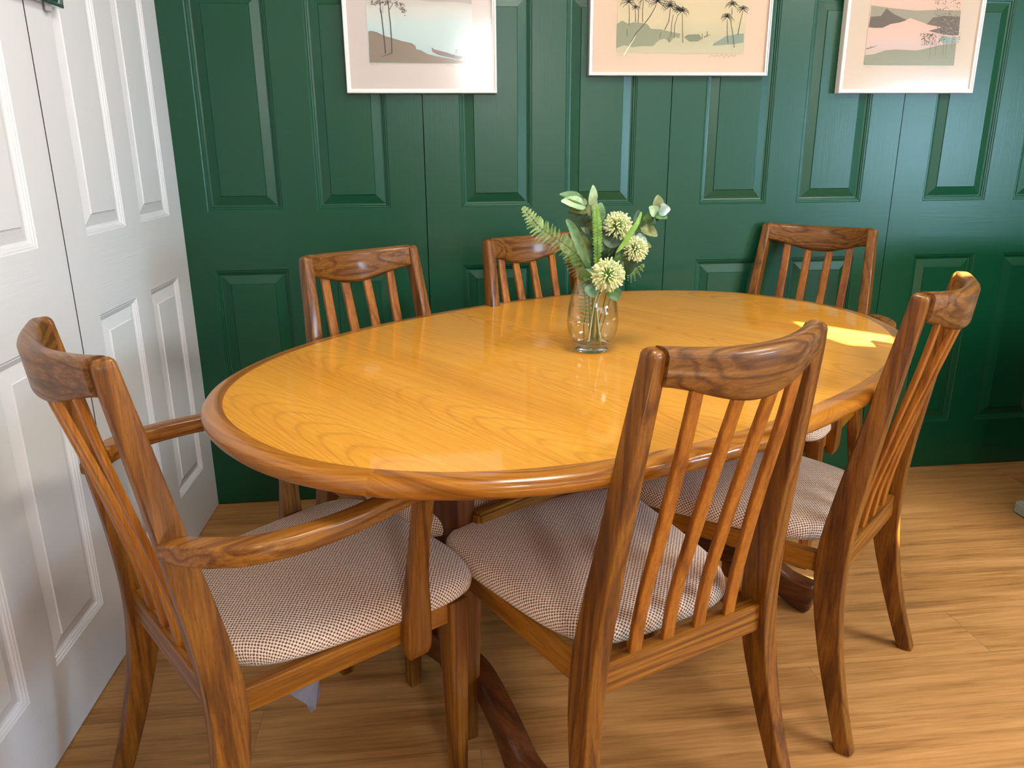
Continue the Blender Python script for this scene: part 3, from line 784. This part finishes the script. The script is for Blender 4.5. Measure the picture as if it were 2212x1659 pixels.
flat('foreshore', S3([(398, 735), (410, 625), (520, 612), (640, 570), (760, 560), (1000, 572), (1120, 545), (1240, 515), (1330, 500), (1445, 490), (1418, 742)]), plain('sage_shore', (148, 148, 124), .85), art, ya)
flat('teal_wash', S3([(1240, 440), (1300, 405), (1400, 425), (1455, 420), (1448, 490), (1300, 495)]), plain('teal', (150, 172, 162), .85), art, ya-.0002)
sg = [(S3([(428, 552), (480, 540), (545, 520)]), .003, .001), (S3([(465, 545), (480, 512), (490, 530)]), .001, .001)]
for xx, zt_, zb_ in ((1150, 480, 600), (1210, 480, 640), (1300, 200, 660), (1330, 440, 670), (1140, 600, 690), (1400, 300, 560), (1250, 440, 520), (1085, 370, 520)):
    sg.append((S3([(xx+10, zt_), (xx, (zt_+zb_)/2), (xx-8, zb_)]), .0009, .0007))
for k in range(300):
    a = rnd.uniform(1040, 1490); b = rnd.uniform(-20, 480) if a > 1200 else rnd.uniform(380, 510)
    x, z = S3([(a, b)])[0]; sg.append(blob(x, z, rnd.uniform(.0007, .0016), rnd.uniform(0, 3)))
strokes('foliage', sg, plain('foliage_ink', (104, 92, 82), .85), art, ya-.0007)
sg = []
for k in range(60):
    x, z = S3([(rnd.uniform(1180, 1470), rnd.uniform(200, 400))])[0]; sg.append(blob(x, z, rnd.uniform(.0006, .001), rnd.uniform(0, 3)))
strokes('light_flecks', sg, plain('fleck', (210, 190, 172), .85), art, ya-.0009)
scribble(p3, art, 2000, 2050, 147, 3, 18, ya-.0004, 12); scribble(p3, art, 1866, 1884, 145, 1.0, 7, ya-.0004, 13)

# ------------------------------------------------------------------ framed mirror on the white wall (its lower corner shows)
mir = empty('wall_mirror', (-sn*.628+.004, -cs*.628, 1.417), PI/2-TH)
tag(mir, 'silver-edged mirror on the white wall at top left, only a corner showing', 'mirror')
bm = bmesh.new(); wd_, hh = .42, .55
R0 = Matrix.Rotation(math.radians(0), 4, 'Y')
def fr(P, y): return [bm.verts.new((x, y, z)) for x, z in P]
def rc(i): return [(-wd_+i, i), (-i, i), (-i, hh-i), (-wd_+i, hh-i)]
sq = [fr(rc(0), 0), fr(rc(0), -.012), fr(rc(.002), -.014), fr(rc(.006), -.014), fr(rc(.007), -.010)]
for A, B in zip(sq, sq[1:]):
    for k in range(4): bm.faces.new((A[k], A[(k+1) % 4], B[(k+1) % 4], B[k]))
link('frame', bm, plain('chrome_edge', (190, 195, 198), .2, metal=1), mir, smooth=False)
bm = bmesh.new(); A = fr(rc(.007), -.009); B = fr(rc(.028), -.013)
for k in range(4): bm.faces.new((A[k], A[(k+1) % 4], B[(k+1) % 4], B[k]))
bm.faces.new(B)
link('mirror_glass', bm, plain('silvered_glass', (150, 175, 162), .05, metal=1), mir, smooth=False)
bm = bmesh.new(); box(bm, (-.05, -.004, -.006), (.010, .003, .007), .001); link('clip', bm, plain('grey_plastic', (170, 172, 175), .5), mir)

# ------------------------------------------------------------------ pale grey cupboard at the right edge
cb = empty('cupboard', (2.572, -.385, 0), .0)
tag(cb, 'pale grey cupboard at the right edge, only its bottom corner in view', 'cupboard')
cm = plain('grey_green_paint', (150, 160, 152), .45)
bm = bmesh.new(); box(bm, (.42, -.20, .022), (.42, .20, .020), .004); link('plinth', bm, cm, cb)
bm = bmesh.new(); box(bm, (.425, -.20, .45), (.405, .19, .41), .003); link('body', bm, cm, cb)
for k in (0, 1):
    bm = bmesh.new(); box(bm, (.222+k*.405, -.396, .45), (.198, .008, .395), .003); d_ = link('door', bm, cm, cb)
    bm = bmesh.new(); box(bm, (.40+k*.05, -.412, .5), (.005, .009, .05), .002); link('handle', bm, plain('steel', (180, 180, 180), .3, metal=1), d_)

# ------------------------------------------------------------------ vase and flowers
V0 = Vector((1.068, -.878, ZTOP))
rt = Vector((math.cos(YAW), -math.sin(YAW), 0)); bk = Vector((math.sin(YAW), math.cos(YAW), 0))
def F_(cx, cy, dy=0):
    """bouquet frame: cx, cy read off an enlarged view of the flowers, dy metres further back"""
    x = (cx/4.1475-199)*.00098; up = (355-cy/4.1475)*.00103
    return V0 + rt*x*(1+dy*.6) + bk*dy + Vector((0, 0, up-dy*.30))
vase = empty('glass_vase', V0)
tag(vase, 'clear rounded glass vase with a thick foot, standing on the table', 'vase')
bm = bmesh.new()
ctrl = catmull([(.0365, .019), (.046, .028), (.0530, .048), (.0545, .070), (.0510, .098), (.0455, .120), (.0405, .138), (.0385, .148)], 5)
outer = [(r, z) for r, z in ctrl]; inner = [(r-.0018, z) for r, z in reversed(ctrl)]
lathe(bm, outer+[(.0376, .1492)]+inner, 64); link('bowl', bm, M['vase_glass'], vase, angle=60)
bm = bmesh.new(); lathe(bm, [(0, .0008), (.030, .0008), (.034, .002), (.0352, .005), (.0352, .014), (.0358, .0185), (.030, .0175), (.015, .0165), (0, .0165)], 64)
link('base', bm, M['glass'], vase, angle=50)

LEAFM = {}
def leafmat(key, c1, c2, rough=.45, trans=.25):
    if key in LEAFM: return LEAFM[key]
    m_, nt, b = newmat('leaf_'+key); tc = N_(nt, 'ShaderNodeTexCoord')
    n1 = noise(nt, tc.outputs['Object'], 60, 3, .6)
    nt.links.new(ramp(nt, n1, [(.35, c1), (.65, c2)]), b.inputs['Base Color']); b.inputs['Roughness'].default_value = rough
    b.inputs['Subsurface Weight'].default_value = trans*.4; b.inputs['Subsurface Radius'].default_value = (.002, .003, .001); b.inputs['Subsurface Scale'].default_value = .5
    LEAFM[key] = m_; return m_
leafmat('dark', (30, 58, 32), (52, 86, 46)); leafmat('mid', (58, 98, 50), (92, 130, 72)); leafmat('pale', (132, 160, 118), (166, 188, 140))
leafmat('bluish', (120, 150, 140), (176, 196, 190)); leafmat('lime', (98, 148, 50), (138, 178, 74)); leafmat('fern', (82, 118, 52), (120, 150, 72))
leafmat('olive', (92, 104, 52), (122, 128, 74)); leafmat('stem', (76, 100, 52), (104, 124, 70)); leafmat('teal', (88, 146, 104), (132, 176, 130))
leafmat('fernpale', (130, 164, 94), (160, 186, 120)); leafmat('brown', (86, 66, 46), (110, 84, 58)); leafmat('white', (196, 204, 176), (214, 220, 196))
def leaf_bm(bm, base, tip, width, nrm, curl=.15, n=10, fold=.25, shape=1.0):
    base, tip = Vector(base), Vector(tip); ax = tip-base; L = ax.length; t = ax/L
    nrm = Vector(nrm); nrm = (nrm-t*nrm.dot(t)).normalized(); sd_ = t.cross(nrm)
    rows = []
    for i in range(n+1):
        u = i/n; wd2 = width*.64*(math.sin(PI*min(1, u**shape*.96+.02)))**.7
        c_ = base+ax*u+nrm*(curl*L*math.sin(PI*u)*.6-curl*L*u*u*.5)
        row = []
        for q in (-1, -.5, 0, .5, 1): row.append(bm.verts.new(c_+sd_*wd2*q+nrm*(abs(q)*fold*wd2+.0004*math.sin(i*2.1+q*4))))
        rows.append(row)
    for A, B in zip(rows, rows[1:]):
        for k in range(4): bm.faces.new((A[k], A[k+1], B[k+1], B[k]))
def stem_curve(pts, n=6): return [tuple(q) for q in catmull([tuple(p_) for p_ in pts], n)]
CAMDIR = (CAM-V0).normalized()
def nv(a=0, b=0, c=0): return CAMDIR*1.0+rt*a+Vector((0, 0, 1))*b+bk*c
# alliums
def allium(label, cx, cy, r, dy, base_cx, seed, neck):
    ctr = F_(cx, cy, dy); foot = F_(base_cx, 1400, dy*.2); nk = F_(neck, 1000, dy*.35)
    root = empty('allium_flower', foot); tag(root, label, 'flower', 'pale green pompom flowers in the vase')
    L = lambda q: Vector(q)-foot
    rnd_ = random.Random(seed)
    bm = bmesh.new(); tube(bm, stem_curve([L(foot), L(nk), L(ctr-Vector((0, 0, r*.9))+bk*.004), L(ctr)]), .0016, .0013); link('stem', bm, LEAFM['white' if seed % 2 else 'stem'], root)
    bmS = bmesh.new(); bmH = bmesh.new(); n = 230
    for k in range(n):
        z = 1-2*(k+.5)/n; a = k*2.39996+rnd_.uniform(-.15, .15); s_ = math.sqrt(1-z*z)
        d = Vector((s_*math.cos(a), s_*math.sin(a), z)); l = r*rnd_.uniform(.86, 1.06)
        o_ = L(ctr); j = Vector((rnd_.uniform(-1, 1), rnd_.uniform(-1, 1), rnd_.uniform(-1, 1)))*.12
        e = o_+(d+j).normalized()*l
        b0 = o_+d*l*.55
        tube(bmH, [o_+d*l*.12, b0], .0004, .0005, 4)
        dd = (e-b0)
        w0 = .00145
        tube(bmS, [b0, b0+dd*.35, b0+dd*.8, e], w0*.55, w0*1.25, 6)
    link('stalks', bmH, LEAFM['lime'], root); link('bloom', bmS, BL, root)
    return root
m_, nt, b = newmat('bloom_cream_green'); tc = N_(nt, 'ShaderNodeTexCoord'); nt.links.new(ramp(nt, noise(nt, tc.outputs['Object'], 90, 2, .5), [(.35, (208, 218, 148)), (.65, (238, 240, 204))]), b.inputs['Base Color']); b.inputs['Roughness'].default_value = .6
b.inputs['Subsurface Weight'].default_value = .15; b.inputs['Subsurface Scale'].default_value = .003
BL = m_
allium('lowest and largest pale green pompom flower, drooping over the vase rim', 930, 845, .0355, -.040, 790, 11, 850)
allium('topmost pale green pompom flower, furthest back', 1030, 405, .0305, .012, 880, 12, 880)
allium('right-hand pale green pompom flower at mid height', 1180, 610, .0275, -.002, 905, 13, 880)
# broad single-leaf blades
def blade(label, pts, width, mt, seed, base_cx, dys, nr):
    P = [F_(cx, cy, dy) for (cx, cy), dy in zip(pts, dys)]
    foot = F_(base_cx, 1380, 0); root = empty('long_leaf', foot); tag(root, label, 'leaf', 'long leaves in the vase')
    bm = bmesh.new(); tube(bm, stem_curve([foot-foot, F_((base_cx+pts[0][0])/2, 1050, 0)-foot, P[0]-foot]), .0012, .0012); link('stem', bm, LEAFM['stem'], root)
    C_ = catmull([tuple(p_-foot) for p_ in P], 8); N2 = len(C_); bm = bmesh.new(); rows = []
    for i, q in enumerate(C_):
        u = i/(N2-1); a = Vector(C_[max(0, i-1)]); c2 = Vector(C_[min(N2-1, i+1)]); t = (c2-a).normalized(); nn = Vector(nr); nn = (nn-t*nn.dot(t)).normalized(); s_ = t.cross(nn)
        wd2 = width/2*(math.sin(PI*(u*.97+.015)))**.6
        rows.append([bm.verts.new(Vector(q)+s_*wd2*k+nn*abs(k)*wd2*.35) for k in (-1, -.5, 0, .5, 1)])
    for A, B in zip(rows, rows[1:]):
        for k in range(4): bm.faces.new((A[k], A[k+1], B[k+1], B[k]))
    link('blade', bm, LEAFM[mt], root, angle=80)
blade('long pale teal-green leaf leaning left from the vase', [(785, 770), (740, 690), (680, 570), (620, 460), (560, 392)], .021, 'teal', 1, 800, (-.01, -.02, -.03, -.035, -.04), nv(-.3))
blade('long bright green leaf leaning right between the pompom flowers', [(1005, 655), (1060, 590), (1120, 500), (1180, 410), (1215, 320)], .012, 'lime', 2, 850, (-.030, -.03, -.03, -.025, -.02), nv(.6))
# leafy sprigs
def sprig(label, spine, leaves, base_cx, dy, stemm='stem'):
    foot = F_(base_cx, 1385, dy*.15); root = empty('leafy_sprig', foot); tag(root, label, 'plant', 'leafy sprigs in the vase')
    bm = bmesh.new(); tube(bm, stem_curve([foot-foot]+[F_(x, y, d_)-foot for x, y, d_ in spine]), .0014, .0007); link('stem', bm, LEAFM[stemm], root)
    for (bx, by, tx, ty, wd2, mt, a, b2, d0, d1) in leaves:
        bm = bmesh.new(); leaf_bm(bm, F_(bx, by, d0)-foot, F_(tx, ty, d1)-foot, wd2, nv(a, b2), shape=.8); link('leaf', bm, LEAFM[mt], root, angle=80)
sprig('leafy sprig with oval pale green leaves at the top of the bouquet', [(850, 1000, .0), (835, 640, .01), (800, 330, .012), (792, 235, .01)],
      [(790, 240, 810, 85, .016, 'pale', .5, 0, .01, .005), (740, 215, 525, 150, .020, 'mid', 0, .6, .015, .0), (745, 250, 535, 215, .022, 'pale', .2, .3, .01, -.01), (770, 270, 610, 275, .018, 'olive', 0, .3, .02, .01),
       (800, 330, 830, 185, .020, 'pale', -.4, 0, .015, .01), (835, 390, 885, 212, .022, 'mid', .3, 0, .01, .015), (760, 230, 665, 190, .014, 'olive', .2, .5, .01, .02), (820, 460, 720, 320, .022, 'olive', -.2, .2, .02, .03), (830, 480, 760, 330, .020, 'dark', .1, .2, .02, .03)], 830, .01)
sprig('eucalyptus sprig with round blue-green leaves reaching out to the right', [(880, 1000, .01), (1000, 700, .02), (1190, 470, .03), (1290, 360, .03), (1385, 260, .03)],
      [(1375, 270, 1378, 140, .020, 'olive', .3, 0, .03, .03), (1370, 300, 1305, 245, .019, 'pale', 0, .2, .03, .02), (1385, 275, 1482, 262, .022, 'bluish', .3, .2, .03, .02), (1370, 300, 1455, 340, .020, 'mid', .2, .4, .03, .015), (1300, 350, 1385, 350, .022, 'dark', 0, .5, .03, .02),
       (1290, 365, 1300, 300, .016, 'mid', 0, .2, .03, .02), (1240, 410, 1385, 480, .022, 'olive', .1, .5, .03, .02), (1230, 430, 1330, 400, .018, 'mid', .4, .3, .03, .04), (1200, 440, 1215, 265, .022, 'dark', .4, .1, .035, .03), (1190, 470, 1120, 330, .022, 'mid', -.2, .1, .03, .04), (1180, 500, 1285, 535, .021, 'bluish', 0, .4, .03, .01), (1180, 540, 1335, 570, .020, 'olive', .1, .7, .03, .02)], 870, .02)
sprig('broad dark green leaves low in the middle of the bouquet', [(850, 1000, -.005), (900, 800, -.01), (960, 640, 0)],
      [(1050, 560, 890, 480, .030, 'dark', -.2, .2, .0, .01), (960, 700, 1000, 560, .034, 'dark', .3, .1, .01, .0), (1060, 760, 1110, 600, .034, 'dark', .3, 0, .0, -.01), (1060, 800, 1190, 690, .028, 'dark', .2, .3, 0, -.01), (940, 640, 900, 500, .024, 'mid', -.2, .2, .0, .01), (900, 740, 940, 620, .030, 'dark', 0, .2, .01, .01), (760, 880, 720, 790, .024, 'mid', -.4, .2, -.02, -.03),
       (830, 790, 730, 880, .022, 'mid', -.4, .3, -.015, -.03), (960, 960, 1030, 1060, .026, 'mid', .3, .4, -.03, -.045), (800, 900, 810, 1030, .024, 'teal', -.2, .2, -.02, -.035), (1000, 760, 1040, 670, .02, 'mid', .2, .2, 0, -.02), (700, 760, 660, 560, .024, 'mid', -.5, .2, .0, .01), (620, 640, 560, 460, .022, 'pale', -.3, .1, .01, .02), (850, 700, 700, 560, .026, 'dark', -.2, .2, .02, .02), (870, 720, 780, 560, .028, 'dark', -.1, .2, .01, .015), (900, 660, 960, 520, .028, 'dark', .2, .1, .005, .01), (900, 850, 1060, 760, .028, 'dark', .2, .4, 0, -.01), (780, 620, 700, 470, .022, 'olive', -.3, .1, .015, .02), (900, 520, 870, 420, .02, 'dark', 0, .2, .015, .02), (1090, 540, 1180, 450, .022, 'dark', .2, .2, .02, .02)], 820, 0)
# ferns
def fern(label, spine, dys, npin, plen, mt, base_cx=820, droop=.2, spread=1.0, dens=1, tipm=None, foot_cy=1380, full=True):
    foot = F_(base_cx, foot_cy, 0); root = empty('fern_frond', foot); tag(root, label, 'fern', 'fern fronds in the vase')
    P = [F_(x, y, d_)-foot for (x, y), d_ in zip(spine, dys)]
    C_ = [Vector(q) for q in catmull([tuple(q) for q in P], 14)]
    lead = [Vector((0, 0, 0))]+( [F_((base_cx+spine[0][0])/2, (foot_cy+spine[0][1])/2, 0)-foot] if full else [])
    bm = bmesh.new(); tube(bm, [tuple(q) for q in lead]+[tuple(q) for q in C_], .0010, .0005, 6); link('stem', bm, LEAFM['brown' if mt == 'fern' else 'stem'], root)
    bm = bmesh.new(); bmt = bmesh.new() if tipm else None
    rn = random.Random(int(spine[0][0])); N2 = len(C_)
    for k in range(npin):
        u = .06+.92*k/(npin-1); f = u*(N2-1); i = min(int(f), N2-2); q = C_[i].lerp(C_[i+1], f-i); t = (C_[min(i+2, N2-1)]-C_[max(i-1, 0)]).normalized()
        nrm = (CAMDIR-t*CAMDIR.dot(t)).normalized(); sd_ = t.cross(nrm)
        l = plen*(math.sin(PI*min(1, .18+u*.80)))**.7*rn.uniform(.85, 1.1)
        tgt = bmt if (tipm and u > .62) else bm
        for s_ in (-1, 1):
            d = (t*.55*spread+sd_*s_+nrm*rn.uniform(-.2, .3)).normalized()
            # pinna: a row of tiny leaflets on a fine rib
            pn = (nrm+d*.1).normalized(); m2 = max(4, int(l/.0021)); cr = d.cross(pn).normalized()
            for j in range(m2):
                uu = (j+.5)/m2; pp = q+d*l*uu+Vector((0, 0, -droop*l*uu*uu)); ll = (.0042*(1-uu*.75))*dens
                for s2 in (-1, 1):
                    a = pp-d*.0008; c2 = pp+d*.0010; e = pp+cr*s2*ll+d*ll*.55+pn*rn.uniform(-.0004, .0006)
                    tgt.faces.new((tgt.verts.new(a), tgt.verts.new(c2), tgt.verts.new(e+d*.0004), tgt.verts.new(e-d*.0007)))
    link('pinnae', bm, LEAFM[mt], root, smooth=False)
    if bmt: link('tip_pinnae', bmt, LEAFM[tipm], root, smooth=False)
fern('fern frond reaching far out to the left with pale tips', [(770, 800), (690, 680), (560, 580), (430, 510), (330, 450), (260, 380), (190, 300)], (-.01, -.015, -.02, -.03, -.035, -.04, -.04), 22, .027, 'fern', tipm='fernpale')
fern('dark green fern frond behind the long teal leaf', [(820, 720), (790, 570), (740, 430), (690, 320), (640, 250)], (.01, .015, .02, .02, .02), 18, .032, 'dark')
fern('narrow upright bright green fern frond in the middle of the bouquet', [(850, 760), (845, 620), (842, 480), (835, 360), (828, 270)], (-.02, -.022, -.02, -.015, -.01), 22, .013, 'lime', spread=1.6, dens=1.15)
fern('short fern frond hanging at the right behind the vase rim', [(1060, 730), (1130, 770), (1190, 790), (1255, 745)], (-.01, .0, .0, -.005), 8, .017, 'fernpale', base_cx=880, droop=.6)
fern('fern frond standing inside the vase against its left side', [(745, 1240), (760, 1130), (740, 1000), (715, 900)], (-.005, -.012, -.016, -.012), 12, .017, 'fern', base_cx=750, foot_cy=1390, full=False)
fern('olive fern frond low at the left of the vase rim', [(770, 820), (700, 740), (640, 640), (590, 560)], (0, .01, .01, .012), 14, .026, 'olive')
